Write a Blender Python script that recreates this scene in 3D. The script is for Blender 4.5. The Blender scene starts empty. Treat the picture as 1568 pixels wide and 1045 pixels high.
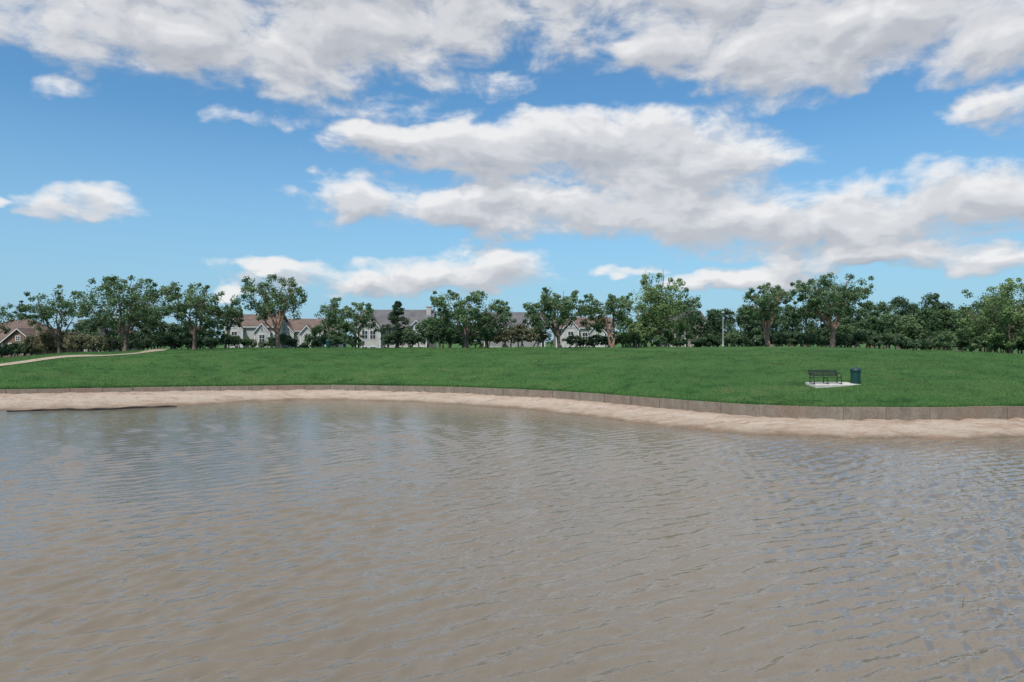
import bpy, math, random
import numpy as np
from mathutils import Vector, Matrix
rng=np.random.default_rng(7); random.seed(7)
S=bpy.context.scene
F=1045.0; CAMZ=5.0
def X(px,D): return (px-784)/F*D
def ZT(py,D): return CAMZ+(522-py)/F*D

# ------------------------------------------------------------ material helpers
class N:
    def __init__(s,nt): s.nt=nt
    def new(s,t,**k):
        n=s.nt.nodes.new(t)
        for a,b in k.items(): setattr(n,a,b)
        return n
    def put(s,sock,v):
        if isinstance(v,bpy.types.NodeSocket): s.nt.links.new(v,sock)
        elif v is not None: sock.default_value=v
    def m(s,op,a,b=None,c=None,clamp=False):
        n=s.new('ShaderNodeMath',operation=op); n.use_clamp=clamp
        s.put(n.inputs[0],a)
        if b is not None: s.put(n.inputs[1],b)
        if c is not None: s.put(n.inputs[2],c)
        return n.outputs[0]
    def v(s,op,a,b=None,c=None,scale=None):
        n=s.new('ShaderNodeVectorMath',operation=op)
        s.put(n.inputs[0],a)
        if b is not None: s.put(n.inputs[1],b)
        if c is not None: s.put(n.inputs[2],c)
        if scale is not None: s.put(n.inputs['Scale'],scale)
        return n.outputs['Value'] if op in('LENGTH','DOT_PRODUCT') else n.outputs[0]
    def noise(s,vec,scale,detail=4,rough=.55,dist=0,out='Fac',dim='3D'):
        n=s.new('ShaderNodeTexNoise'); n.noise_dimensions=dim; s.put(n.inputs['Vector'],vec)
        n.inputs['Scale'].default_value=scale; n.inputs['Detail'].default_value=detail
        n.inputs['Roughness'].default_value=rough; n.inputs['Distortion'].default_value=dist
        return n.outputs[out]
    def ramp(s,fac,stops,interp='LINEAR'):
        n=s.new('ShaderNodeValToRGB'); n.color_ramp.interpolation=interp
        e=n.color_ramp.elements
        while len(e)<len(stops): e.new(.5)
        for i,(p,c) in enumerate(stops):
            e[i].position=p; e[i].color=(*c,1) if len(c)==3 else c
        s.put(n.inputs[0],fac); return n.outputs[0]
    def mix(s,fac,a,b,blend='MIX'):
        n=s.new('ShaderNodeMix',data_type='RGBA',blend_type=blend)
        s.put(n.inputs[0],fac)
        s.put(n.inputs[6],(*a,1) if isinstance(a,tuple) else a)
        s.put(n.inputs[7],(*b,1) if isinstance(b,tuple) else b)
        return n.outputs[2]
    def mapr(s,v,a,b,c=0,d=1,smooth=False):
        n=s.new('ShaderNodeMapRange'); 
        if smooth: n.interpolation_type='SMOOTHSTEP'
        s.put(n.inputs[0],v)
        for i,q in enumerate((a,b,c,d)): n.inputs[i+1].default_value=q
        return n.outputs[0]
    def comb(s,x,y,z):
        n=s.new('ShaderNodeCombineXYZ')
        for i,q in enumerate((x,y,z)): s.put(n.inputs[i],q)
        return n.outputs[0]
    def sep(s,v):
        n=s.new('ShaderNodeSeparateXYZ'); s.put(n.inputs[0],v); return n.outputs
    def bump(s,h,strength,dist,normal=None):
        n=s.new('ShaderNodeBump'); s.put(n.inputs['Height'],h)
        n.inputs['Strength'].default_value=strength; n.inputs['Distance'].default_value=dist
        if normal: s.put(n.inputs['Normal'],normal)
        return n.outputs[0]
def material(name,rough=.8,spec=.3):
    m=bpy.data.materials.new(name); m.use_nodes=True
    nt=m.node_tree; b=nt.nodes['Principled BSDF']
    b.inputs['Roughness'].default_value=rough
    b.inputs['Specular IOR Level'].default_value=spec
    n=N(nt); n.b=b; n.mat=m
    n.pos=n.new('ShaderNodeNewGeometry').outputs['Position']
    return n
def simple(name,col,var=.15,scale=3,rough=.7,spec=.3,metal=0,stretch=(1,1,1)):
    n=material(name,rough,spec)
    p=n.v('MULTIPLY',n.pos,stretch)
    f=n.noise(p,scale,5,.6)
    c=n.ramp(f,[(.3,tuple(q*(1-var) for q in col)),(.7,tuple(min(1,q*(1+var)) for q in col))])
    n.put(n.b.inputs['Base Color'],c); n.b.inputs['Metallic'].default_value=metal
    return n.mat

# ------------------------------------------------------------ materials
def grass_mat(name='grass',blade=False):
    n=material(name,.9,.1)
    p=n.pos
    a=n.noise(p,.12,4,.6); b=n.noise(n.v('MULTIPLY',p,(.6,1.6,1)),1.1,5,.7); c=n.noise(p,9,3,.7)
    col=n.ramp(a,[(.3,(.040,.122,.034)),(.5,(.056,.152,.041)),(.72,(.086,.188,.054))])
    col=n.mix(n.mapr(b,.35,.75,0,.8),col,(.100,.182,.060))
    col=n.mix(n.mapr(n.noise(p,.35,6,.75),.54,.76,0,.65),col,(.18,.20,.085))
    col=n.mix(n.mapr(n.noise(n.v('ADD',p,(40,9,0)),.5,5,.7),.50,.66,0,.75),col,(.026,.085,.026))
    col=n.mix(n.mapr(n.noise(n.v('MULTIPLY',p,(.05,.35,1)),1,3,.6),.48,.66,0,.35),col,(.11,.19,.06))
    col=n.mix(1,col,n.ramp(c,[(.25,(.5,.5,.5)),(.75,(1.4,1.4,1.4))]),'MULTIPLY')
    n.put(n.b.inputs['Base Color'],col)
    if not blade:
        h=n.m('ADD',n.noise(p,14,4,.8),n.m('MULTIPLY',b,.6))
        n.put(n.b.inputs['Normal'],n.bump(h,.8,.18))
    return n.mat
GRASS=grass_mat(); BLADE=grass_mat('grass_blades',True)

def sand_mat():
    n=material('sand',.9,.2)
    p=n.pos; z=n.sep(p)[2]
    a=n.noise(p,.5,6,.65); b=n.noise(p,3,5,.7); c=n.noise(p,20,3,.7)
    zz=n.m('ADD',z,n.m('MULTIPLY',n.m('SUBTRACT',a,.5),.35))
    col=n.ramp(n.mapr(zz,-.05,.85),[(0,(.16,.12,.085)),(.12,(.25,.19,.14)),(.24,(.46,.375,.295)),(.5,(.56,.465,.38)),(.8,(.48,.37,.29)),(1,(.35,.235,.17))])
    col=n.mix(n.mapr(n.noise(n.v('MULTIPLY',p,(.4,1.4,1)),1.2,6,.7),.50,.64,0,.75),col,(.35,.22,.155))
    col=n.mix(n.mapr(b,.60,.72,0,.6),col,(.68,.60,.51))
    col=n.mix(n.mapr(n.noise(n.v('MULTIPLY',p,(.8,3,1)),2.2,5,.75),.56,.66,0,.7),col,(.22,.15,.11))
    col=n.mix(1,col,n.ramp(c,[(.3,(.8,.8,.8)),(.7,(1.15,1.15,1.15))]),'MULTIPLY')
    n.put(n.b.inputs['Base Color'],col)
    n.put(n.b.inputs['Normal'],n.bump(n.m('ADD',b,n.m('MULTIPLY',c,.3)),.9,.2))
    return n.mat
SAND=sand_mat()

def water_mat():
    n=material('pond_water',.04,.5)
    n.b.inputs['IOR'].default_value=1.52
    p=n.pos
    big=n.noise(p,.05,3,.5)
    r=n.new('ShaderNodeMapping',vector_type='TEXTURE'); n.put(r.inputs[0],p)
    r.inputs['Rotation'].default_value=(0,0,math.radians(30)); r.inputs['Scale'].default_value=(.3,.10,1)
    h=n.noise(r.outputs[0],1,2,.5)
    n.put(n.b.inputs['Normal'],n.bump(h,.8,.014))
    col=n.ramp(big,[(.3,(.168,.140,.106)),(.7,(.205,.172,.132))])
    n.put(n.b.inputs['Base Color'],col)
    return n.mat
WATER=water_mat()

def wall_mat():
    n=material('weathered_concrete',.85,.2)
    p=n.pos
    a=n.noise(n.v('MULTIPLY',p,(1.5,1.5,.8)),1.2,6,.7); b=n.noise(p,.25,4,.6); c=n.noise(p,12,4,.7)
    col=n.ramp(a,[(.25,(.15,.122,.095)),(.5,(.225,.185,.147)),(.75,(.30,.26,.215))])
    col=n.mix(n.mapr(b,.5,.65,0,.6),col,(.24,.16,.115))
    col=n.mix(1,col,n.ramp(c,[(.3,(.75,.75,.75)),(.7,(1.2,1.2,1.2))]),'MULTIPLY')
    n.put(n.b.inputs['Base Color'],col); n.put(n.b.inputs['Normal'],n.bump(c,.5,.05))
    return n.mat
WALL=wall_mat()
CONC=simple('concrete',(.55,.53,.49),.12,2.5,.85)
PATHM=simple('path_concrete',(.38,.32,.24),.2,1.2,.9)
def leaf_mat(name,dark,mid,light):
    n=material(name,.6,.25)
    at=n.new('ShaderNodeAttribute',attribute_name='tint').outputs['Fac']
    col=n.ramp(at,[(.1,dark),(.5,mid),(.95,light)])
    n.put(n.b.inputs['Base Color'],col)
    tr=n.new('ShaderNodeBsdfTranslucent'); n.put(tr.inputs[0],n.mix(.5,col,(.13,.21,.05)))
    mx=n.new('ShaderNodeMixShader'); mx.inputs[0].default_value=.33
    out=n.nt.nodes['Material Output']
    n.put(mx.inputs[1],n.b.outputs[0]); n.put(mx.inputs[2],tr.outputs[0]); n.put(out.inputs[0],mx.outputs[0])
    return n.mat
LEAF=leaf_mat('oak_leaves',(.048,.098,.044),(.102,.178,.082),(.20,.29,.14))
LEAF_D=leaf_mat('dark_leaves',(.036,.073,.040),(.070,.126,.066),(.13,.20,.105))
LEAF_B=leaf_mat('bright_leaves',(.075,.135,.05),(.155,.25,.095),(.27,.36,.16))
LEAF_O=leaf_mat('olive_leaves',(.09,.10,.06),(.17,.175,.105),(.28,.27,.18))
LEAF_R=leaf_mat('reed_leaves',(.14,.115,.07),(.25,.21,.13),(.36,.31,.2))
LEAF_P=leaf_mat('pine_needles',(.026,.048,.028),(.05,.085,.048),(.09,.13,.075))
BARK=simple('bark',(.17,.13,.105),.35,6,.95,.1,stretch=(1,1,.3))
BARK_R=simple('reddish_bark',(.30,.19,.145),.35,6,.95,.1,stretch=(1,1,.3))
BARK_G=simple('grey_bark',(.26,.23,.20),.3,6,.95,.1,stretch=(1,1,.3))
METAL=simple('black_painted_metal',(.02,.021,.024),.2,8,.45,.5)
GREENP=simple('green_painted_steel',(.010,.062,.052),.2,6,.5,.4)
LIDG=simple('green_plastic',(.008,.04,.036),.2,6,.45,.5)
GALV=simple('galvanised_steel',(.35,.36,.37),.1,6,.5,.5)
def siding(name,col):
    n=material(name,.8,.25); z=n.sep(n.pos)[2]
    w=n.m('FRACT',n.m('MULTIPLY',z,5.0))
    f=n.noise(n.pos,.8,5,.6)
    c=n.mix(n.mapr(w,0,.15,.35,0),tuple(col),tuple(q*.6 for q in col))
    c=n.mix(1,c,n.ramp(f,[(.3,(.85,.85,.85)),(.7,(1.08,1.08,1.08))]),'MULTIPLY')
    n.put(n.b.inputs['Base Color'],c); n.put(n.b.inputs['Normal'],n.bump(w,.5,.03)); return n.mat
SID_W=siding('white_siding',(.50,.475,.45)); SID_G=siding('grey_siding',(.31,.295,.285)); SID_T=siding('tan_siding',(.36,.32,.28))
TRIM=simple('white_trim',(.66,.65,.64),.05,2,.6)
GLASS=simple('window_glass',(.035,.042,.05),.4,.8,.12,.6)
def shingle(name,col):
    n=material(name,.9,.15)
    b=n.new('ShaderNodeTexBrick'); n.put(b.inputs['Vector'],n.comb(n.sep(n.pos)[0],n.m('MULTIPLY',n.sep(n.pos)[2],1.6),0))
    b.inputs['Scale'].default_value=3; b.inputs['Color1'].default_value=(*col,1); b.inputs['Color2'].default_value=(*[q*1.35 for q in col],1)
    b.inputs['Mortar'].default_value=(*[q*.55 for q in col],1); b.inputs['Mortar Size'].default_value=.03
    c=n.mix(1,b.outputs[0],n.ramp(n.noise(n.pos,.7,5,.65),[(.3,(.75,.75,.75)),(.7,(1.2,1.2,1.2))]),'MULTIPLY')
    n.put(n.b.inputs['Base Color'],c); return n.mat
ROOF_G=shingle('grey_shingles',(.14,.138,.145)); ROOF_B=shingle('brown_shingles',(.17,.125,.108)); ROOF_K=shingle('dark_shingles',(.11,.10,.105))
def brickm():
    n=material('brick',.85,.2); b=n.new('ShaderNodeTexBrick')
    s=n.sep(n.pos); n.put(b.inputs['Vector'],n.comb(n.m('ADD',s[0],s[1]),s[2],0)); b.inputs['Scale'].default_value=4.5
    b.inputs['Color1'].default_value=(.27,.14,.10,1); b.inputs['Color2'].default_value=(.20,.10,.075,1); b.inputs['Mortar'].default_value=(.35,.3,.26,1)
    n.put(n.b.inputs['Base Color'],b.outputs[0]); return n.mat
BRICK=brickm()

# ------------------------------------------------------------ mesh helpers
def mesh_np(name,V,Q,mats,mi=None,tint=None,smooth=False,nper=4):
    me=bpy.data.meshes.new(name); V=np.asarray(V,dtype=np.float32)
    Q=np.asarray(Q,dtype=np.int32); nf=len(Q)
    me.vertices.add(len(V)); me.vertices.foreach_set('co',V.ravel())
    me.loops.add(nf*nper); me.loops.foreach_set('vertex_index',Q.ravel())
    me.polygons.add(nf); me.polygons.foreach_set('loop_start',np.arange(nf,dtype=np.int32)*nper)
    for m in mats: me.materials.append(m)
    if mi is not None: me.polygons.foreach_set('material_index',np.asarray(mi,dtype=np.int32))
    me.polygons.foreach_set('use_smooth',np.full(nf,smooth))
    me.update(calc_edges=True)
    if tint is not None:
        a=me.attributes.new('tint','FLOAT','FACE'); a.data.foreach_set('value',np.asarray(tint,dtype=np.float32))
    o=bpy.data.objects.new(name,me); S.collection.objects.link(o); return o
class MB:
    """polygon builder"""
    def __init__(s): s.v=[]; s.f=[]; s.m=[]
    def poly(s,pts,mi=0):
        k=len(s.v); s.v+= [tuple(p) for p in pts]; s.f.append(tuple(range(k,k+len(pts)))); s.m.append(mi)
    def box(s,x0,x1,y0,y1,z0,z1,mi=0):
        k=len(s.v); s.v+=[(x0,y0,z0),(x1,y0,z0),(x1,y1,z0),(x0,y1,z0),(x0,y0,z1),(x1,y0,z1),(x1,y1,z1),(x0,y1,z1)]
        for f in ((3,2,1,0),(4,5,6,7),(0,1,5,4),(1,2,6,5),(2,3,7,6),(3,0,4,7)): s.f.append(tuple(k+i for i in f)); s.m.append(mi)
    def tube(s,pts,rad,n=6,mi=0,cap=True):
        pts=[Vector(p) for p in pts]; k=len(s.v)
        if not hasattr(rad,'__len__'): rad=[rad]*len(pts)
        for i,p in enumerate(pts):
            d=(pts[min(i+1,len(pts)-1)]-pts[max(i-1,0)]).normalized()
            u=d.cross(Vector((0,0,1)) if abs(d.z)<.9 else Vector((1,0,0))).normalized(); w=d.cross(u)
            for j in range(n):
                a=2*math.pi*j/n; s.v.append(tuple(p+(u*math.cos(a)+w*math.sin(a))*rad[i]))
        for i in range(len(pts)-1):
            for j in range(n):
                a=k+i*n+j; b=k+i*n+(j+1)%n; s.f.append((a,a+n,b+n,b)); s.m.append(mi)
        if cap:
            s.f.append(tuple(k+j for j in range(n))); s.m.append(mi)
            s.f.append(tuple(k+(len(pts)-1)*n+j for j in reversed(range(n)))); s.m.append(mi)
    def lathe(s,prof,n=24,mi=0,cx=0,cy=0):
        k=len(s.v)
        for r,z in prof:
            for j in range(n):
                a=2*math.pi*j/n; s.v.append((cx+r*math.cos(a),cy+r*math.sin(a),z))
        for i in range(len(prof)-1):
            for j in range(n):
                a=k+i*n+j; b=k+i*n+(j+1)%n; s.f.append((a,b,b+n,a+n)); s.m.append(mi)
    def obj(s,name,mats,parent=None,smooth=False,bevel=0):
        me=bpy.data.meshes.new(name); me.from_pydata(s.v,[],s.f)
        for m in mats: me.materials.append(m)
        me.polygons.foreach_set('material_index',s.m); me.polygons.foreach_set('use_smooth',[smooth]*len(s.f)); me.update()
        o=bpy.data.objects.new(name,me); S.collection.objects.link(o)
        if parent: o.parent=parent
        if bevel:
            b=o.modifiers.new('b','BEVEL'); b.width=bevel; b.segments=2
        return o
def empty(name,loc,rz=0,rot=None):
    e=bpy.data.objects.new(name,None); S.collection.objects.link(e); e.location=loc; e.rotation_euler=rot or (0,0,rz); return e

# ------------------------------------------------------------ terrain
def smooth_curve(pts,x0=-400,x1=400,step=.1,sig=1.2):
    xs=np.arange(x0,x1,step); ys=np.interp(xs,[p[0] for p in pts],[p[1] for p in pts])
    k=np.exp(-.5*(np.arange(-4*sig,4*sig+step,step)/sig)**2); k/=k.sum()
    ys=np.convolve(np.pad(ys,len(k)//2,mode='edge'),k,'same')[len(k)//2:len(k)//2+len(xs)]
    return lambda x: np.interp(x,xs,ys)
YW=smooth_curve([(-400,30),(-120,44),(-70,54),(-42.6,56.8),(-28,60.5),(-16.8,62),(-4.7,58.2),(3.8,52.2),(7.6,47.9),(11.05,43.4),(14.1,40.3),(17.5,38.5),(22.6,38.2),(29.3,39),(45,43),(80,55),(400,80)],sig=1.0)
YE0=smooth_curve([(-400,20),(-120,36),(-60,46),(-36.3,48.4),(-30.2,49.8),(-24.7,53.3),(-22.5,56.4),(-15.8,58),(-8.9,56.8),(-5.4,54.4),(.8,49.8),(5,45.4),(8.4,40.7),(11.4,37.6),(14.2,35.8),(17.2,34.9),(20.6,35),(26.6,35.5),(42,39),(80,50),(400,74)],sig=.8)
def YE(x): return YE0(x)+.22*np.sin(x*1.3)+.13*np.sin(x*3.1+1)+.3*np.sin(x*.37+2)
ZB=smooth_curve([(-400,.6),(-40,.6),(-10,.6),(10,.58),(20,.6),(400,.6)],sig=3)
ZTP=smooth_curve([(-400,.90),(-42,.93),(-20,.97),(-5,1.08),(8,1.17),(17,1.25),(400,1.27)],sig=3)
CR=smooth_curve([(-400,1.6),(-120,2.0),(-72,2.5),(-62,2.9),(-54,3.45),(-47,3.95),(-40,4.05),(0,4.14),(30,4.25),(45,4.18),(53,3.85),(64,3.15),(90,2.5),(400,1.8)],sig=3)
def hill(x,y):
    x=np.asarray(x,float); y=np.asarray(y,float)
    yw=YW(x); t=np.clip((y-yw)/(86-yw),0,1)
    z=ZTP(x)-.04+(CR(x)-ZTP(x))*(1-(1-t)**2.5)
    d=np.clip((y-92)/38,0,1); d=d*d*(3-2*d)
    base=1.5
    z=z*(1-d)+base*d
    env=np.clip((y-yw)/4,0,1)*np.clip((500-y)/300,0,1)
    z=z+env*(.10*np.sin(x*.21+1)*np.sin(y*.17)+.06*np.sin(x*.55+y*.3)+.025*np.sin(x*1.3-y*.8))
    return z
xs=np.concatenate([[-3000,-1500,-800],np.linspace(-400,-90,32),np.arange(-88,88,.4),np.linspace(90,400,32),[800,1500,3000]])
rows=[];mrow=[]
def pond(x): # 1 inside pond width
    return np.clip((170-np.abs(x))/20,0,1)
yw=YW(xs); ye=YE(xs); zb=ZB(xs); zt=ZTP(xs); pn=pond(xs)
def add(y,z,m): rows.append((y*np.ones_like(xs),z*np.ones_like(xs))); mrow.append(m)
add(-3000,1.5,0); add(-150,1.5,0); add(-140,-1.0*pn+1.2*(1-pn),1); add(-60,-1.6*pn+1.2*(1-pn),1)
add(10,-1.8*pn+1.2*(1-pn),1); add(ye-9,-1.4*pn+1.2*(1-pn),1); add(ye-4,-.6*pn+1.1*(1-pn),1); add(ye-1.5,-.2*pn+1*(1-pn),1); add(ye-.4,-.05,1)
for t in np.linspace(0,1,15):
    yy=ye+(yw-ye)*t; wob=.03*np.sin(xs*2.1+yy*1.7)+.03*np.sin(xs*4.7-yy*3.1)+.025*np.sin(xs*9+yy*5)
    add(yy,zb*t**.8+wob*min(1,t*4),1)
add(yw+.15,zb,1); add(yw+.152,zt-.04,1)
for t in np.linspace(0,1,70):
    yy=yw+.18+(105-yw-.18)*t**1.15; add(yy,hill(xs,yy),0)
for yy in list(np.linspace(107,135,12))+[160,220,300,450,700,1200,3000]: add(yy,hill(xs,np.full_like(xs,yy)),0)
R=len(rows);C=len(xs)
V=np.zeros((R,C,3)); 
for i,(y,z) in enumerate(rows): V[i,:,0]=xs; V[i,:,1]=y; V[i,:,2]=z
I=np.arange(R*C).reshape(R,C)
Q=np.stack([I[:-1,:-1],I[:-1,1:],I[1:,1:],I[1:,:-1]],-1).reshape(-1,4)
mi=np.repeat([0 if mrow[i+1]==0 or mrow[i]==0 and i<3 else 1 for i in range(R-1)],C-1)
mesh_np('ground',V.reshape(-1,3),Q,[GRASS,SAND],mi,smooth=True)
# ------------------------------------------------------------ pond surface with real wind ripples
ny,ns=700,1050
yr=7.0*(64/7.0)**np.linspace(0,1,ny)            # row distances, finer close to the open end
sr=np.linspace(-1,1,ns)
YY,SS=np.meshgrid(yr,sr,indexing='ij'); XX=SS*(YY*.92+3)
wr=np.random.default_rng(5); Z=np.zeros_like(XX)
main=math.radians(122)                          # propagation heading
for i in range(54):
    lam=.20*(.90/.20)**wr.random(); th=main+wr.normal(0,.28)+(0 if i%5 else .5)
    kx,ky=math.cos(th)*2*math.pi/lam,math.sin(th)*2*math.pi/lam
    slope=.054
    w=np.clip((lam/(YY*.0068)-1.1)/1.6,0,1)     # drop waves too short for the local mesh
    ph=kx*XX+ky*YY+wr.uniform(0,6.28)+.7*np.sin(.31*XX*math.cos(i)+.27*YY*math.sin(i)+i)
    Z+=slope/(2*math.pi/lam)*w*np.cos(ph)
gust=.80+.22*np.sin(.13*XX+.21*YY+1)+.20*np.sin(.31*XX-.17*YY)*np.sin(.11*YY+.07*XX)
calm=np.interp(YY,[7,16,30,48,64],[1,1,.72,.34,.22])
edge=np.clip((1-np.abs(SS))*20,0,1)*np.clip((YY-7)/1.0,0,1)*np.clip((64-YY)/4,0,1)
Z*=gust*calm*edge
I=np.arange(ny*ns).reshape(ny,ns)
Qw=np.stack([I[:-1,:-1],I[:-1,1:],I[1:,1:],I[1:,:-1]],-1).reshape(-1,4)
Vw=np.stack([XX,YY,Z],-1).reshape(-1,3); k=len(Vw)
Vw=np.concatenate([Vw,[(-180,-145,0),(180,-145,0),(180,7,0),(-180,7,0),(-180,64,0),(180,64,0),(-180,75,0),(180,75,0)]])
c0,c1,c2,c3=I[0,0],I[0,-1],I[-1,0],I[-1,-1]
Qw=np.concatenate([Qw,[(k,k+1,k+2,k+3),(k+3,c0,c2,k+4),(c1,k+2,k+5,c3),(k+4,k+5,k+7,k+6)]])
mesh_np('pond_water',Vw,Qw,[WATER],smooth=True)

# retaining wall with joints and posts
m=MB(); xw=-85.0; k=0
def wallpt(x,off):
    e=.05; t=Vector((2*e,float(YW(x+e)-YW(x-e)),0)).normalized(); nrm=Vector((-t.y,t.x,0))
    return Vector((x,float(YW(x)),0))+nrm*off
def seg(xa,xb,f,b,lo,hi,mi=0):
    steps=4
    P=[xa+(xb-xa)*i/steps for i in range(steps+1)]
    k=len(m.v)
    for x in P:
        a=wallpt(x,f); c=wallpt(x,b); zl=lo(x); zh=hi(x)
        m.v+=[(a.x,a.y,zl),(a.x,a.y,zh),(c.x,c.y,zh),(c.x,c.y,zl)]
    for i in range(steps):
        for j in range(4):
            a=k+i*4+j; b_=k+i*4+(j+1)%4; m.f.append((a,b_,b_+4,a+4)); m.m.append(mi)
    m.f.append((k+3,k+2,k+1,k)); m.m.append(mi); e=k+steps*4; m.f.append((e,e+1,e+2,e+3)); m.m.append(mi)
while xw<85:
    slope=abs(float(YW(xw+.5)-YW(xw-.5))); dx=2.4/math.sqrt(1+slope**2); j=random.uniform(-.015,.015)
    seg(xw+.015,xw+dx-.015,-.06+j,.2+j,lambda x:-.2,lambda x:float(ZTP(x))+.02+j)
    seg(xw-.07,xw+.07,-.12,-.062,lambda x:-.2,lambda x:float(ZTP(x))-.02) if k%3==0 else None
    xw+=dx; k+=1
m.obj('retaining_wall',[WALL])

# grass blades
nb=170000
bx=rng.uniform(-60,50,nb); by=YW(bx)+.22+ (rng.random(nb)**1.6)*30
edge=rng.random(nb)<.14; by[edge]=YW(bx[edge])+rng.uniform(.16,.5,edge.sum())
bz=hill(bx,by)-.01; h=rng.uniform(.05,.13,nb); h[edge]*=1.4
a=rng.uniform(0,2*np.pi,nb); w=rng.uniform(.012,.03,nb)
lean=rng.normal(0,.04,(nb,2))
P0=np.stack([bx-np.cos(a)*w,by-np.sin(a)*w,bz],-1);P1=np.stack([bx+np.cos(a)*w,by+np.sin(a)*w,bz],-1);P2=np.stack([bx+lean[:,0],by+lean[:,1],bz+h],-1)
mesh_np('grass',np.stack([P0,P1,P2],1).reshape(-1,3),np.arange(nb*3).reshape(-1,3),[BLADE],nper=3)

# path
pp=[(-75,56.5),(-62,61),(-49.6,66.2),(-46,70.6),(-42.6,72.3),(-40.8,74.5),(-41,78),(-43,83),(-47,90),(-55,100)]
def cat(P,n=12):
    out=[]
    for i in range(len(P)-1):
        p0=np.array(P[max(i-1,0)]);p1=np.array(P[i]);p2=np.array(P[i+1]);p3=np.array(P[min(i+2,len(P)-1)])
        for t in np.arange(n)/n: out.append(.5*((2*p1)+(-p0+p2)*t+(2*p0-5*p1+4*p2-p3)*t*t+(-p0+3*p1-3*p2+p3)*t**3))
    out.append(np.array(P[-1],float)); return out
cp=cat(pp); m=MB(); prev=None
for i,p in enumerate(cp):
    d=cp[min(i+1,len(cp)-1)]-cp[max(i-1,0)]; d=d/np.linalg.norm(d); nn=np.array([-d[1],d[0]])
    row=[]
    for s_ in np.linspace(-1.05,1.05,5):
        q=p+nn*s_; row.append((q[0],q[1],float(hill(q[0],q[1]))+.05))
    if prev:
        for j in range(4): m.poly([prev[j],row[j],row[j+1],prev[j+1]][::-1])
    prev=row
m.obj('footpath',[PATHM])

# mud ledge on left waterline, its undercut shade put in as a dark tube
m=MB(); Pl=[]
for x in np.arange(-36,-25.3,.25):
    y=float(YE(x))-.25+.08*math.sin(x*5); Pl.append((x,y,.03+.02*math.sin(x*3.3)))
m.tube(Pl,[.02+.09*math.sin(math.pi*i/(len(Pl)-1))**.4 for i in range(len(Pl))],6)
m.obj('mud_ledge_shade',[simple('undercut_shade_dark',(.03,.024,.02),.4,4,.7)],smooth=True)

# ------------------------------------------------------------ trees
def leaves(centers,radii,n,size,flat=.8,ctint=None,up=.35):
    K=len(centers); c=np.repeat(np.asarray(centers),n,0); r=np.repeat(np.asarray(radii),n)
    d=rng.normal(0,1,(K*n,3)); d/=np.linalg.norm(d,axis=1)[:,None]
    rad=r*rng.random(K*n)**.45
    p=c+d*rad[:,None]*np.array([1,1,flat])
    nrm=d*.6+rng.normal(0,.6,d.shape); nrm[:,2]+=up; nrm/=np.linalg.norm(nrm,axis=1)[:,None]
    t=np.cross(nrm,rng.normal(0,1,d.shape)); t/=np.linalg.norm(t,axis=1)[:,None]; b=np.cross(nrm,t)
    s=size*rng.uniform(.6,1.3,K*n)[:,None]
    V=np.stack([p-t*s*.5,p-b*s*.3,p+t*s*.5,p+b*s*.3],1).reshape(-1,3)
    if ctint is None: ctint=rng.uniform(.25,.75,K)
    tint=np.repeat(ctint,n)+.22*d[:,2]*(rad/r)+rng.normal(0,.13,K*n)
    return V,np.clip(tint,0,1)
def ring_tubes(segs,n=5):
    V=[];Q=[]
    for p0,p1,r0,r1 in segs:
        d=p1-p0; L=np.linalg.norm(d)
        if L<1e-4: continue
        d=d/L; u=np.cross(d,[0,0,1.0] if abs(d[2])<.9 else [1.0,0,0]); u/=np.linalg.norm(u); w=np.cross(d,u)
        k=len(V)
        for p,r in ((p0,r0),(p1,r1)):
            for j in range(n):
                a=2*math.pi*j/n; V.append(p+(u*math.cos(a)+w*math.sin(a))*r)
        for j in range(n): Q.append((k+j,k+(j+1)%n,k+n+(j+1)%n,k+n+j))
    return np.array(V),np.array(Q)
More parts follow.
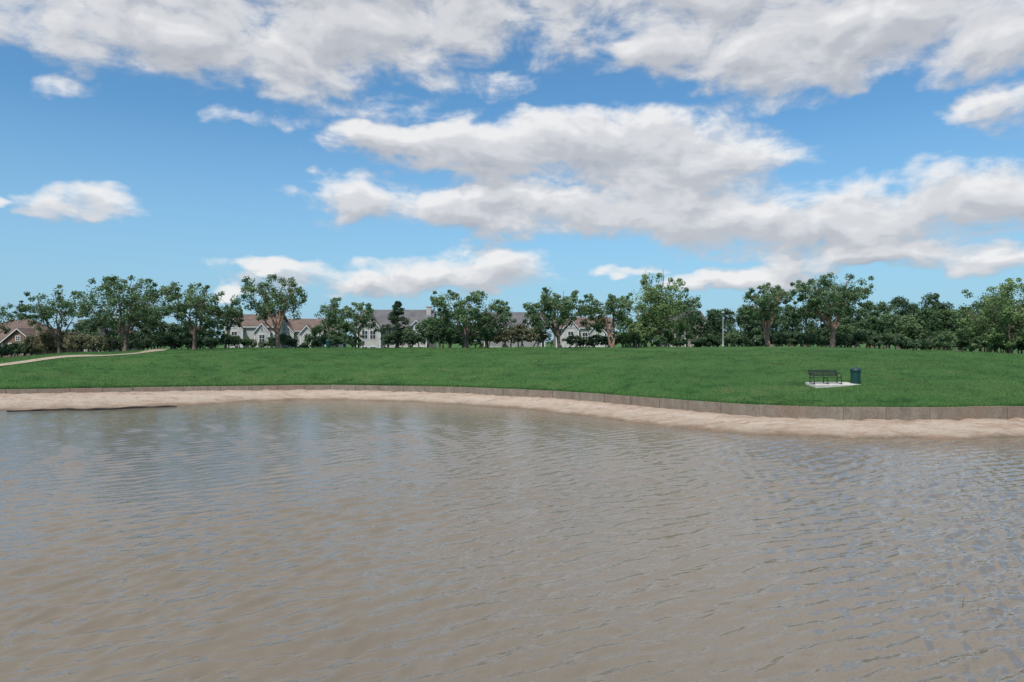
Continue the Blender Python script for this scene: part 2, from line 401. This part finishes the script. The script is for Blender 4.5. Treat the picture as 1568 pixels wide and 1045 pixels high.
def tree(name,x,y,ztop,W,leaf,bark,seed,base=.3,trunk=.2,limbs=6,ncl=70,dens=60,lsize=.27,tr=.26,sparse=0.,lean=0.,stems=1,fat=.105):
    """trunk -> curved limbs reaching a lumpy crown envelope -> branches -> leaf clumps"""
    rs=np.random.default_rng(seed); z0=float(hill(x,y)); H=ztop-z0
    segs=[]; pts=[]
    cz=H*(base+1)/2*.98; rz=H*(1-base)/2; rx=W/2
    ph=rs.uniform(0,6.28,6)
    def env(a,e):
        return 1+.12*math.sin(2*a+ph[0])+.10*math.sin(3*a+ph[1]+e*2)+.10*math.sin(5*a+ph[2]-e*3)+.08*math.sin(4*e+ph[3])
    top=np.array([lean*trunk*H,0,trunk*H])
    segs.append((np.array([0,0,-.3]),np.array([0,0,.3]),tr*1.6,tr*1.05))
    roots=[]
    for s_ in range(stems):
        a=rs.uniform(0,6.28)+s_*3; o=np.array([math.cos(a),math.sin(a),0])*(.22 if stems>1 else 0)
        t2=top+o*2.2; segs.append((o+np.array([0,0,.2]),t2,tr*(.8 if stems>1 else 1),tr*.72)); roots.append(t2)
    nl=limbs
    for i in range(nl):
        a=i*6.283/nl+rs.normal(0,.3); el=rs.uniform(.15,1.2) if i else 1.45
        r=env(a,el)*rs.uniform(.75,.95)
        tgt=np.array([lean*H*.5+rx*r*math.cos(el)*math.cos(a),rx*r*math.cos(el)*math.sin(a),cz+rz*r*math.sin(el)])
        p=roots[i%stems]; n_=7; start=p.copy(); prev=p; rr0=tr*rs.uniform(.42,.6)
        ctrl=(start+tgt)/2+np.array([0,0,-.04*H])+rs.normal(0,.05*H,3)
        for j in range(1,n_+1):
            t=j/n_; q=(1-t)**2*start+2*t*(1-t)*ctrl+t*t*tgt+rs.normal(0,.012*H,3)
            r1=rr0*(1-.82*t); segs.append((prev,q,rr0*(1-.82*(t-1/n_)),r1)); pts.append((q,r1)); prev=q
    PP=np.array([p for p,_ in pts])
    cl=[];rr=[]
    gap=rs.normal(0,1,(4,3)); gap/=np.linalg.norm(gap,axis=1)[:,None]
    tries=0
    while len(cl)<ncl and tries<ncl*10:
        tries+=1
        a=rs.uniform(0,6.28); e=math.asin(rs.uniform(-.9,1)); u=rs.random()**.42
        dirv=np.array([math.cos(e)*math.cos(a),math.cos(e)*math.sin(a),math.sin(e)])
        if any(np.dot(dirv,g)>.88 and rs.random()<.45+.5*sparse for g in gap): continue
        rf=env(a,e)*u
        c=np.array([lean*H*.5+rx*rf*dirv[0],rx*rf*dirv[1],cz+rz*min(1.0,rf)*dirv[2]*(1.0 if dirv[2]>0 else .85)])
        d=np.linalg.norm(PP-c,axis=1)
        if sparse and d.min()>(.26-.10*sparse)*H: continue
        k=int(np.argmin(d+np.where(PP[:,2]>c[2],.1*H,0)))
        b0=PP[k]; mid=(b0+c)/2+rs.normal(0,.02*H,3); rb=min(pts[k][1]*.7,.05)
        segs.append((b0,mid,rb,rb*.6)); segs.append((mid,c,rb*.6,.012))
        cl.append(c); rr.append(fat*H*rs.uniform(.55,1.2)*(1-.2*sparse))
        if u>.75:
            c2=c+dirv*fat*H*rs.uniform(.5,.9)+rs.normal(0,.03*H,3); c2[2]=min(c2[2],H*.99); cl.append(c2); rr.append(fat*H*rs.uniform(.3,.6))
    cl=np.array(cl); rr=np.array(rr)
    cl[:,2]=np.minimum(cl[:,2],H-rr*.4)
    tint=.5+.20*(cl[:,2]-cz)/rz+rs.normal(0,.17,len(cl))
    V1,Q1=ring_tubes(segs)
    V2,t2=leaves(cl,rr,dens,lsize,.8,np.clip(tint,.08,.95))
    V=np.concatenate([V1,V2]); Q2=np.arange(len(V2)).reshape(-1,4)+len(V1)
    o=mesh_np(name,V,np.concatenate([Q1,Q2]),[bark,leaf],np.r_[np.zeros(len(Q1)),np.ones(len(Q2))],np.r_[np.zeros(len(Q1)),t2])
    o.location=(x,y,z0); return o
def T(name,px,top,wpx,D,leaf=LEAF,bark=BARK,seed=0,**k):
    return tree(name,X(px,D),D,ZT(top,D),wpx/F*D,leaf,bark,seed,**k)
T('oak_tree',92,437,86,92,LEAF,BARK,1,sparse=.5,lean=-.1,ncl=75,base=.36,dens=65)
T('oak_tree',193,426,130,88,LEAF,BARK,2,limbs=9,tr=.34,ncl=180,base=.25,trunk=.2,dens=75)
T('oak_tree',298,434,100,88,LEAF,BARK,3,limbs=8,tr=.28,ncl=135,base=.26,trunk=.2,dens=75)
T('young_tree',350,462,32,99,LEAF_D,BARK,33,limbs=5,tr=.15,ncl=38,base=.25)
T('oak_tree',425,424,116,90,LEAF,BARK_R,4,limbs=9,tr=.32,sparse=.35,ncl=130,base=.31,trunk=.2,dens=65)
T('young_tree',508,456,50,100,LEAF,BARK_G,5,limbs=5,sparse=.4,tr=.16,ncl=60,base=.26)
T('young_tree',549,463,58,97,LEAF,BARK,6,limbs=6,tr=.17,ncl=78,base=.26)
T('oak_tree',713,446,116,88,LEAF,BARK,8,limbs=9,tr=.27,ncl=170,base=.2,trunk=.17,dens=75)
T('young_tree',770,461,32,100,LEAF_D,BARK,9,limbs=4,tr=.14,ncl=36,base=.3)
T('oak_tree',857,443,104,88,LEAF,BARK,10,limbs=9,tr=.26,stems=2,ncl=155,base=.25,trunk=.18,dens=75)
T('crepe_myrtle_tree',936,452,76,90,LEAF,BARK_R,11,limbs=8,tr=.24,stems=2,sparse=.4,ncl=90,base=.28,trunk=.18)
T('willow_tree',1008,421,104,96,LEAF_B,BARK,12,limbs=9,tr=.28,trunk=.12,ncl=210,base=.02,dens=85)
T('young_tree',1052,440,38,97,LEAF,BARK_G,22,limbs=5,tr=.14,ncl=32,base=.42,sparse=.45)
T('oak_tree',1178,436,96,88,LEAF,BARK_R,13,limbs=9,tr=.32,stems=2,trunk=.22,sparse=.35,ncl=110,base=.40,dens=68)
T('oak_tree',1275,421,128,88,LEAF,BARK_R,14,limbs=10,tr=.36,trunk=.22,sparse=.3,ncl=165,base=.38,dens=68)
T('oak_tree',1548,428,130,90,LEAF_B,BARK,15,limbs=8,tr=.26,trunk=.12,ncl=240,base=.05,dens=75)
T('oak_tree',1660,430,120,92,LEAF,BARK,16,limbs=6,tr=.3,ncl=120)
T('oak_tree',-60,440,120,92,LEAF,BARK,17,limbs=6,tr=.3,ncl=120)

def conifer(px,top,wpx,D,seed,name='pine_tree',leaf=LEAF_P):
    rs=np.random.default_rng(seed); x=X(px,D); z0=float(hill(x,D)); H=ZT(top,D)-z0; W=wpx/F*D
    cl=[];rr=[];segs=[(np.array([0,0,-.2]),np.array([0,0,H*.95]),.2,.03)]
    for i in range(64):
        t=rs.uniform(.12,.97); R_=W/2*min(1,(1.02-t)*1.6)*rs.uniform(.35,1); a=rs.uniform(0,6.28)
        p=np.array([R_*math.cos(a),R_*math.sin(a),H*t-R_*.12]); cl.append(p); rr.append(.3+.4*(1-t)+rs.uniform(0,.25))
        segs.append((np.array([0,0,H*t-.3]),p,.05,.015))
    cl.append(np.array([0,0,H*.97])); rr.append(.35)
    V1,Q1=ring_tubes(segs); V2,t2=leaves(cl,rr,110,.24,.6,rs.uniform(.2,.75,len(cl)))
    V=np.concatenate([V1,V2]); Q2=np.arange(len(V2)).reshape(-1,4)+len(V1)
    o=mesh_np(name,V,np.concatenate([Q1,Q2]),[BARK,leaf],np.r_[np.zeros(len(Q1)),np.ones(len(Q2))],np.r_[np.zeros(len(Q1)),t2]); o.location=(x,D,z0)
conifer(609,461,50,96,21); conifer(33,459,58,118,22); conifer(1432,447,44,118,23,leaf=LEAF_D)

def mass(name,items,leaf,lsize=.42,ncl=55,nl=60,seed=0):
    rs=np.random.default_rng(seed); cs=[];rr=[];tt=[];segs=[]
    for px,top,wpx,D in items:
        x=X(px,D); z0=float(hill(x,D)); zt_=ZT(top,D); H=zt_-z0; W=wpx/F*D
        t0=rs.uniform(.2,.8); ph=rs.uniform(0,6.28,3)
        for i in range(ncl):
            a=rs.uniform(0,6.28); e=rs.uniform(-.5,1); zz=z0+H*(.52+.40*e)
            R_=W/2*math.sqrt(max(.05,1-(max(e,0))**2))*rs.uniform(.45,1)*(1+.25*math.sin(2*a+ph[0]+3*e))
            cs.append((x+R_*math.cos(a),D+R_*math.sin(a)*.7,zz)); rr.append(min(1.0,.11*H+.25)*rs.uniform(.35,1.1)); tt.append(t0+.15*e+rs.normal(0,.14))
        for i in range(3):
            segs.append((np.array([x+rs.normal(0,.4),D,z0-.2]),np.array([x+rs.normal(0,W*.2),D+.3,z0+H*.75]),.11,.03))
    V1,Q1=ring_tubes(segs)
    V2,t2=leaves(cs,rr,nl,lsize,.8,np.clip(tt,.05,.95))
    V=np.concatenate([V1,V2]); Q2=np.arange(len(V2)).reshape(-1,4)+len(V1)
    mesh_np(name,V,np.concatenate([Q1,Q2]),[BARK,leaf],np.r_[np.zeros(len(Q1)),np.ones(len(Q2))],np.r_[np.zeros(len(Q1)),t2])
rs=np.random.default_rng(77)
def row(p0,p1,step,topf,D0,D1,w=1.5):
    out=[];p=p0
    while p<p1:
        out.append((p+rs.uniform(-4,4),topf(p)+rs.uniform(-9,9),step*w*rs.uniform(.75,1.3),rs.uniform(D0,D1))); p+=step
    return out
it=lambda *a:(lambda p:np.interp(p,a[0],a[1]))
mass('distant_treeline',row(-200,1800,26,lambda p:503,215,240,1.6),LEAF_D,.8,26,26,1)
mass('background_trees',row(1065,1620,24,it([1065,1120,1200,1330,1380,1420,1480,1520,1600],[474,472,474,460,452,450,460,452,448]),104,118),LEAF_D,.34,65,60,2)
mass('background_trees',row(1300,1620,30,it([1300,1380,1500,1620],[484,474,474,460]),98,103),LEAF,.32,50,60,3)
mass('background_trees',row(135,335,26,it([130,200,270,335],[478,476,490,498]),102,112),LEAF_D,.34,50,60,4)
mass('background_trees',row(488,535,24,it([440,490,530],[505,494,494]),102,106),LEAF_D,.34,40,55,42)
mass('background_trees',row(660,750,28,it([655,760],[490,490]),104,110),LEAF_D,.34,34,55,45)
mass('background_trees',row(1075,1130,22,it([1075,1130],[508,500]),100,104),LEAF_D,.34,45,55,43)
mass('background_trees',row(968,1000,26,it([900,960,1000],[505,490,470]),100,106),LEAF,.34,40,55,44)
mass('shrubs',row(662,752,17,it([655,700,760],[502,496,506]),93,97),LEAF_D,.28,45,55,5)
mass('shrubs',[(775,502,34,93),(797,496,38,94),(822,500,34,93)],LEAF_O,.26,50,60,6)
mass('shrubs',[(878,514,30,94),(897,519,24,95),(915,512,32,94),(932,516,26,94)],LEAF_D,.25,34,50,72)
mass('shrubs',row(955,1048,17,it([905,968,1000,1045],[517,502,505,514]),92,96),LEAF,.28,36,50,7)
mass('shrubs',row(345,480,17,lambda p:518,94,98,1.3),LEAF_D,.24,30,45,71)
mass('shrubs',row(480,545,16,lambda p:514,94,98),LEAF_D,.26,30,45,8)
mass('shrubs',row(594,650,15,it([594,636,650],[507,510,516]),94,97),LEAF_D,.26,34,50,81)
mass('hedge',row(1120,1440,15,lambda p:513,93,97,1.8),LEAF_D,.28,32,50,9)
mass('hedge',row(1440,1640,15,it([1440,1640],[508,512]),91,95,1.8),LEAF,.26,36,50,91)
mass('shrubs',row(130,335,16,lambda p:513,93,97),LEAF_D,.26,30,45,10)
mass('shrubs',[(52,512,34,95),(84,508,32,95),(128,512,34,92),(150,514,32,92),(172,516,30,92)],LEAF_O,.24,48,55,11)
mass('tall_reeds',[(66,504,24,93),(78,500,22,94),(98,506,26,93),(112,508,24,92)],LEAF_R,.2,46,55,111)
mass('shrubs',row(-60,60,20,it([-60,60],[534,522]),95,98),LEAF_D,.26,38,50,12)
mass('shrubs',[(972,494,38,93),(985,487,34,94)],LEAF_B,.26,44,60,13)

# ------------------------------------------------------------ houses
def prism(m,a,th,flip=False):
    if flip: a=a[::-1]
    t=[(p[0],p[1],p[2]+th) for p in a]; b=[(p[0],p[1],p[2]+.003) for p in a]
    m.poly(t); m.poly(b[::-1])
    for i in range(4):
        j=(i+1)%4; m.poly([b[i],b[j],t[j],t[i]])
def gable_roof(m,x0,x1,y0,y1,ze,zr,axis,ov=.4,th=.18):
    if axis=='x':
        ym=(y0+y1)/2; s=(zr-ze)/(ym-y0)
        for sy in(-1,1):
            ye_=(y0-ov) if sy<0 else (y1+ov); zl=ze-s*ov
            prism(m,[(x0-ov,ye_,zl),(x1+ov,ye_,zl),(x1+ov,ym,zr),(x0-ov,ym,zr)],th,sy>0)
    else:
        xm=(x0+x1)/2; s=(zr-ze)/(xm-x0)
        for sx in(-1,1):
            xe=(x0-ov) if sx<0 else (x1+ov); zl=ze-s*ov
            prism(m,[(xe,y0-ov,zl),(xe,y1,zl),(xm,y1,zr),(xm,y0-ov,zr)],th,sx<0)
def house(name,px,D,W,dep,eave,ridge,gables,wall,roof,chim=(),hip=False,zoff=0,roll=0,wins=True):
    x=X(px,D); z0=float(hill(x,D))+zoff
    e=empty(name,(x,D,z0),roll)
    mw=MB(); mr=MB(); mt=MB(); mg=MB()
    mw.box(-W/2,W/2,0,dep,-1,eave)
    def window(cx,zc,y,w=1.0,h=1.5):
        mt.box(cx-w/2-.12,cx+w/2+.12,y-.07,y-.003,zc-h/2-.12,zc+h/2+.12)
        mg.box(cx-w/2,cx+w/2,y-.085,y-.073,zc-h/2,zc+h/2)
        mt.box(cx-.03,cx+.03,y-.10,y-.088,zc-h/2,zc+h/2); mt.box(cx-w/2,cx-.031,y-.10,y-.088,zc-.03,zc+.03); mt.box(cx+.031,cx+w/2,y-.10,y-.088,zc-.03,zc+.03)
    if hip:
        ym=dep/2; k=dep/2*.9; o=.45; ze=eave-.15
        A=[(-W/2-o,-o,ze),(W/2+o,-o,ze),(W/2+o,dep+o,ze),(-W/2-o,dep+o,ze)]; r0=(-W/2+k,ym,ridge); r1=(W/2-k,ym,ridge)
        mr.poly([A[0],A[1],r1,r0]); mr.poly([A[1],A[2],r1]); mr.poly([A[2],A[3],r0,r1]); mr.poly([A[3],A[0],r0]); mr.poly(A[::-1])
    else:
        gable_roof(mr,-W/2,W/2,0,dep,eave,ridge,'x')
        for sx in(-1,1): 
            q=[(sx*W/2,0,eave),(sx*W/2,dep,eave),(sx*W/2,dep/2,ridge)]
            mw.poly(q if sx>0 else q[::-1])
    mt.box(-W/2-.4,W/2+.4,-.46,-.405,eave-.34,eave-.18)
    occ=[]
    for cx,w,pr,ge,gp in gables:
        mw.box(cx-w/2,cx+w/2,-pr,.0-.003,-1,ge)
        mw.poly([(cx-w/2,-pr,ge),(cx+w/2,-pr,ge),(cx,-pr,gp)])
        gable_roof(mr,cx-w/2,cx+w/2,-pr,dep/2,ge,gp,'y',.3)
        s=(gp-ge)/(w/2)
        for sx in(-1,1):
            a=[(cx+sx*(w/2+.3),-pr-.36,ge-s*.3-.10),(cx,-pr-.36,gp-.10),(cx,-pr-.36,gp+.10),(cx+sx*(w/2+.3),-pr-.36,ge-s*.3+.10)]
            mt.poly(a if sx<0 else a[::-1])
        for sx in(-1,1): mt.box(cx+sx*w/2-.08,cx+sx*w/2+.08,-pr-.03,-pr+.1,-1,ge)
        occ.append((cx-w/2-.3,cx+w/2+.3))
        nw=2 if w>3.4 else 1
        for i in range(nw):
            wx=cx+(i-(nw-1)/2)*1.5
            if ge>4.8: window(wx,4.6 if ge>5.5 else 4.0,-pr)
            window(wx,1.6,-pr)
        if gp-ge>1.6: window(cx,ge+.55,-pr,.5,.6)
    xx=-W/2+1.2
    while wins and xx<W/2-.8:
        if not any(a-.5<xx<b+.5 for a,b in occ):
            if eave>5: window(xx,4.4,0)
            window(xx,1.6,0)
        xx+=2.2
    for sx in(-1,1): mt.box(sx*W/2-.1,sx*W/2+.1,-.03,-.004,-1,eave-.4)
    mw.obj('walls',[wall],e); mr.obj('roof',[roof],e); mt.obj('trim',[TRIM],e); mg.obj('window_glass',[GLASS],e)
    md=MB(); md.box(W/2-2.2,W/2-1.2,-.06,-.004,0,2.1); md.obj('door',[LIDG],e)
    if chim:
        mc=MB()
        for cx,w in chim: mc.box(cx-w/2,cx+w/2,dep*.32,dep*.32+.9,0,ridge+.6); mc.box(cx-w/2-.1,cx+w/2+.1,dep*.32-.1,dep*.32+1,ridge+.6,ridge+.8)
        mc.obj('chimney',[wall],e)
    mv=MB()
    for i in range(3): mv.tube([(-W/2+W*(.25+.25*i),dep*.4,ridge-1),(-W/2+W*(.25+.25*i),dep*.4,ridge-.1)],.07,8)
    mv.obj('roof_vents',[GALV],e)
    return e
house('brick_house',0,104,13,11,2.9,6.2,[(3.3,4.5,1.2,2.6,4.6)],BRICK,ROOF_B,hip=True,roll=.1)
house('brick_house',-90,112,14,11,2.9,6.6,[(3,5,1.4,2.9,5)],BRICK,ROOF_B,hip=True)
house('brick_house',128,122,7.5,10,3.6,6.6,[],SID_T,ROOF_K,chim=[(-2.6,.9)],hip=True)
house('townhouse',383,131,9.3,9,6.5,8.7,[(-2.6,3.0,1.0,5.9,7.7),(2.6,2.8,.8,5.3,6.9)],SID_W,ROOF_B,chim=[(-3.9,.9)])
house('townhouse',466,137,12.8,9,5.7,7.9,[(-3.6,3.4,1.0,5.3,7.1),(.8,2.6,.8,5.1,6.5),(4.2,3.0,1.2,5.2,6.8)],SID_W,ROOF_B,chim=[(-5.5,.8)])
house('townhouse',603,129,13.8,10,6.3,9.4,[(-4.4,4.2,1.4,5.9,8.3),(4.4,3.8,1.0,5.4,7.3)],SID_W,ROOF_G,chim=[(6.2,.9)])
house('townhouse',788,136,12.0,10,6.6,9.4,[(-4,3.6,1.0,5.8,7.7),(3.4,3.8,1.0,6.0,8.2)],SID_G,ROOF_G)
house('townhouse',895,134,11.0,9,6.3,8.2,[(-2.8,3.0,1.2,6.0,7.7),(2.4,2.8,.8,5.4,7.1)],SID_W,ROOF_B)
house('townhouse',1054,122,6.0,9,6.6,8.6,[(.8,3.2,.9,6.2,8.0)],SID_T,ROOF_K)

# ------------------------------------------------------------ street lamp
def lamp(px,D,top):
    x=X(px,D); z0=float(hill(x,D)); H=ZT(top,D)-z0; e=empty('street_lamp',(x,D,z0))
    m=MB(); m.lathe([(.0,0),(.17,0),(.17,.25),(.09,.32),(.075,1.0),(.055,H-.5),(.05,H-.45)],12); m.obj('pole',[GALV],e,True)
    m=MB(); m.lathe([(.05,H-.48),(.12,H-.44),(.2,H-.1),(.24,H-.08),(.22,H),(.08,H+.12),(0,H+.14)],16); m.obj('lantern_head',[GALV],e,True)
lamp(1107,90,478)

# ------------------------------------------------------------ bench, pad, bins
D=45.2; xp=X(1290,D); zp=float(hill(xp,D))
tilt=.09
pad=empty('concrete_pad',(xp,D,zp+.02),rot=(tilt,0,math.radians(8)))
m=MB(); m.box(-2.2,2.15,-.5,.75,-.45,.05); m.obj('slab',[CONC],pad,bevel=.015)
def padpt(lx,ly):
    M=Matrix.Translation((xp,D,zp+.02))@Matrix.Rotation(math.radians(8),4,'Z')@Matrix.Rotation(tilt,4,'X')
    return M@Vector((lx,ly,.05))
b=empty('park_bench',padpt(-1.2,0),math.radians(8))
L=2.05
m=MB()
for i in range(6):
    y=-.22+i*.085; m.box(-L/2,L/2,y,y+.055,.43-.006*i,.455-.006*i)
m.obj('seat',[METAL],b,bevel=.006)
m=MB()
for i in range(5):
    z=.50+i*.085; y=.25+.035*i; m.box(-L/2,L/2,y,y+.025,z,z+.055)
m.obj('backrest',[METAL],b,bevel=.006)
for i,sx in enumerate((-L/2+.06,0,L/2-.06)):
    m=MB()
    m.tube([(sx,-.26,0),(sx,-.22,.25),(sx,-.18,.42),(sx,.24,.40),(sx,.42,.9)],.028,8)
    m.tube([(sx,.30,0),(sx,.24,.22),(sx,.22,.41)],.028,8)
    m.tube([(sx,-.3,.012),(sx,.36,.012)],.025,8)
    m.obj('leg_%d'%(i+1),[METAL],b,True)
    if i!=1:
        m=MB(); m.tube([(sx,-.19,.42),(sx,-.23,.62),(sx,-.14,.68),(sx,.1,.67),(sx,.32,.66)],.025,8); m.obj('armrest_%d'%(i+1),[METAL],b,True)
def bin_(loc,name='trash_can',s=1):
    e=empty(name,loc); e.scale=(s,s,s)
    m=MB()
    for i in range(26):
        a=2*math.pi*i/26; c,s_=math.cos(a),math.sin(a); w=.028
        prof=[(.28,.06),(.30,.12),(.30,.7),(.325,.82)]
        for (ra,za),(rb,zb_) in zip(prof[:-1],prof[1:]):
            m.poly([(ra*c+w*s_,ra*s_-w*c,za),(ra*c-w*s_,ra*s_+w*c,za),(rb*c-w*s_,rb*s_+w*c,zb_),(rb*c+w*s_,rb*s_-w*c,zb_)][::-1])
    m.obj('slats',[GREENP],e)
    m=MB(); m.lathe([(0,.05),(.27,.05),(.27,.8)],24); m.obj('liner',[LIDG],e,True)
    m=MB()
    for z in(.07,.42,.8): 
        r=.305 if z<.7 else .335
        m.lathe([(r-.02,z-.02),(r+.005,z-.02),(r+.005,z+.02),(r-.02,z+.02)],28)
    m.lathe([(0,0),(.2,0),(.2,.05),(0,.05)],20)
    m.obj('bands_and_foot',[GREENP],e)
    m=MB(); m.lathe([(.35,.84),(.355,.88),(.33,.95),(.25,1.02),(.14,1.05),(.13,1.02),(0,1.02)],28); m.obj('lid',[LIDG],e,True)
bin_(padpt(.97,.05))
x=X(503,86); bin_((x,86,float(hill(x,86))))

m=MB()
for (x,y,a,l) in [(8.6,13.0,.9,.5),(8.9,12.7,2.4,.4),(8.75,11.6,2.6,.35),(8.5,11.9,.3,.25),(9.3,11.6,2.3,.35)]:
    dx,dy=math.cos(a)*l/2,math.sin(a)*l/2
    m.tube([(x-dx,y-dy,.0),(x-dx*.3,y-dy*.2,.03),(x+dx*.4,y+dy*.5,.045),(x+dx,y+dy,.06)],[.006,.008,.006,.003],5)
m.obj('floating_twigs',[BARK])

# ------------------------------------------------------------ sky
W=bpy.data.worlds.new('World'); S.world=W; W.use_nodes=True; nt=W.node_tree; nt.nodes.clear(); n=N(nt)
SE,SR=52,205
def d2(px,py):
    az=math.atan((px-784)/F); return az,math.atan((522-py)/F*math.cos(az))
blobs=[ # px,py,rx,ry,weight : cloud banks by bearing / elevation
(60,34,150,40,.6),(230,50,210,54,.95),(420,85,150,48,1),(560,40,210,56,1),(690,60,90,34,.85),(330,-85,760,110,1),
(850,8,200,32,.7),(1060,64,130,44,.85),(1180,78,170,52,1),(1340,40,250,58,1),(1510,66,140,44,.9),(1200,-90,760,105,1),
(725,125,80,20,.5),(590,168,130,18,.38),(430,178,60,16,.42),
(610,218,125,26,.95),(770,228,190,40,1),(930,222,190,50,1.1),(1080,240,120,42,.95),(580,305,110,32,.8),(760,312,190,38,.95),(950,318,250,40,1),(1150,345,220,40,1),(1290,335,180,46,1),(1330,388,190,24,.9),(1480,305,200,52,1),(1560,385,130,24,.8),(1010,285,160,36,.85),(1200,242,60,14,.36),
(560,432,180,22,.85),(700,420,150,26,.95),(750,402,80,24,.85),(430,410,90,12,.7),
(1140,425,110,16,.85),(1190,415,60,13,.75),(980,412,50,8,.4),
(130,312,84,30,.95),(-5,308,28,12,.65),(347,447,34,12,.8),
(1540,160,85,30,.8),(1455,125,60,12,.42),(1030,170,70,16,.34),(1180,160,80,18,.34),(100,130,50,12,.30),(1350,105,50,14,.45)]
while len(blobs)%3: blobs.append((3000,900,5,5,0))
g=bpy.data.node_groups.new('cloud_banks','ShaderNodeTree')
g.interface.new_socket('P',in_out='INPUT',socket_type='NodeSocketVector'); g.interface.new_socket('F',in_out='OUTPUT',socket_type='NodeSocketFloat'); g.interface.new_socket('F2',in_out='OUTPUT',socket_type='NodeSocketFloat')
q=N(g); gi=q.new('NodeGroupInput'); go=q.new('NodeGroupOutput'); ss=q.sep(gi.outputs[0])
PX=q.comb(ss[0],ss[0],ss[0]); PY=q.comb(ss[1],ss[1],ss[1])
OFF=.020; fa=fb=None
for i in range(0,len(blobs),3):
    A=[];B=[];Cc=[];Dd=[];Wt=[]
    for px,py,rx,ry,wt in blobs[i:i+3]:
        az,el=d2(px,py); RX=(d2(px+rx,py)[0]-d2(px-rx,py)[0])/2*1.2; RY=ry/F*math.cos(az)*1.3
        A.append(1/RX);B.append(-az/RX);Cc.append(1/RY);Dd.append(-el/RY);Wt.append(wt)
    vx=q.v('MULTIPLY_ADD',PX,tuple(A),tuple(B)); vy=q.v('MULTIPLY_ADD',PY,tuple(Cc),tuple(Dd))
    vx2=q.v('MULTIPLY',vx,vx); W_=tuple(Wt); mW=tuple(-w for w in Wt)
    r1=q.v('MULTIPLY_ADD',q.v('MULTIPLY_ADD',vy,vy,vx2),mW,W_)
    vy2=q.v('ADD',vy,tuple(OFF*c for c in Cc))
    r2=q.v('MULTIPLY_ADD',q.v('MULTIPLY_ADD',vy2,vy2,vx2),mW,W_)
    fa=r1 if fa is None else q.v('MAXIMUM',fa,r1); fb=r2 if fb is None else q.v('MAXIMUM',fb,r2)
high=q.mapr(ss[1],.50,.62,-.8,.58,True)   # broken cloud deck overhead
for j,fv in enumerate((fa,fb)):
    s3=q.sep(fv); o=q.m('SMOOTH_MAX',q.m('SMOOTH_MAX',s3[0],s3[1],.2),s3[2],.2); q.put(go.inputs[j],q.m('MAXIMUM',o,high))
gen=n.new('ShaderNodeTexCoord').outputs['Generated']; sx=n.sep(gen)
az=n.m('ARCTAN2',sx[0],sx[1]); el=n.m('ARCSINE',sx[2]); P=n.comb(az,el,0)
Ps=n.v('MULTIPLY',P,(1,1.9,1))
w1=n.v('MULTIPLY',n.v('SUBTRACT',n.noise(Ps,10,3,.6,out='Color',dim='2D'),(.5,.5,.5)),(.11,.05,0))
k=n.new('ShaderNodeGroup'); k.node_tree=g; n.put(k.inputs[0],n.v('ADD',P,w1))
nA=n.noise(Ps,10,7,.60,.2,dim='2D'); nB=n.noise(n.v('ADD',Ps,(-.008,.035,0)),10,3,.5,.2,dim='2D')
dA=n.m('ADD',n.m('MULTIPLY',k.outputs[0],1.0),n.m('MULTIPLY',n.m('SUBTRACT',nA,.5),2.0))
dB=n.m('ADD',n.m('MULTIPLY',k.outputs[1],1.0),n.m('MULTIPLY',n.m('SUBTRACT',nB,.5),1.5))
mask=n.mapr(dA,-.08,.76,0,1,True)
lit=n.m('SUBTRACT',dA,dB)
sh=n.m('ADD',n.m('MULTIPLY',lit,.66),.64)
sh=n.m('SUBTRACT',sh,n.m('MULTIPLY',n.mapr(dA,.5,1.5),.24))
ccol=n.ramp(sh,[(.1,(.40,.425,.475)),(.4,(.52,.54,.585)),(.65,(.68,.69,.72)),(.95,(.87,.87,.875))],'EASE')
sky=n.new('ShaderNodeTexSky',sky_type='NISHITA'); sky.sun_disc=False; sky.sun_elevation=math.radians(SE); sky.sun_rotation=math.radians(SR)
sky.air_density=1.0; sky.dust_density=.6; sky.ozone_density=2.0
skc=n.mix(1,sky.outputs[0],(.66,1.06,1.22),'MULTIPLY')
skc=n.mix(n.mapr(el,0,.30,.85,0),skc,(2.7,4.4,6.1))
b1=n.new('ShaderNodeBackground'); n.put(b1.inputs[0],skc); b1.inputs[1].default_value=.118
b2=n.new('ShaderNodeBackground'); n.put(b2.inputs[0],ccol); b2.inputs[1].default_value=1.0
mx=n.new('ShaderNodeMixShader'); n.put(mx.inputs[0],n.m('MULTIPLY',mask,.96)); n.put(mx.inputs[1],b1.outputs[0]); n.put(mx.inputs[2],b2.outputs[0])
o=n.new('ShaderNodeOutputWorld'); n.put(o.inputs[0],mx.outputs[0])

sd=Vector((math.sin(math.radians(SR))*math.cos(math.radians(SE)),math.cos(math.radians(SR))*math.cos(math.radians(SE)),math.sin(math.radians(SE))))
l=bpy.data.lights.new('sun','SUN'); l.energy=3.5; l.angle=math.radians(.8); l.color=(1,.945,.86)
lo=bpy.data.objects.new('sun',l); S.collection.objects.link(lo); lo.rotation_euler=sd.to_track_quat('Z','Y').to_euler(); lo.location=(0,-20,60)
c=bpy.data.cameras.new('camera'); c.lens=24; c.sensor_width=36; c.clip_end=8000
co=bpy.data.objects.new('camera',c); S.collection.objects.link(co); co.location=(0,0,CAMZ); co.rotation_euler=(math.radians(90),0,0); S.camera=co
S.view_settings.view_transform='Standard'; S.view_settings.look='None'; S.view_settings.exposure=0
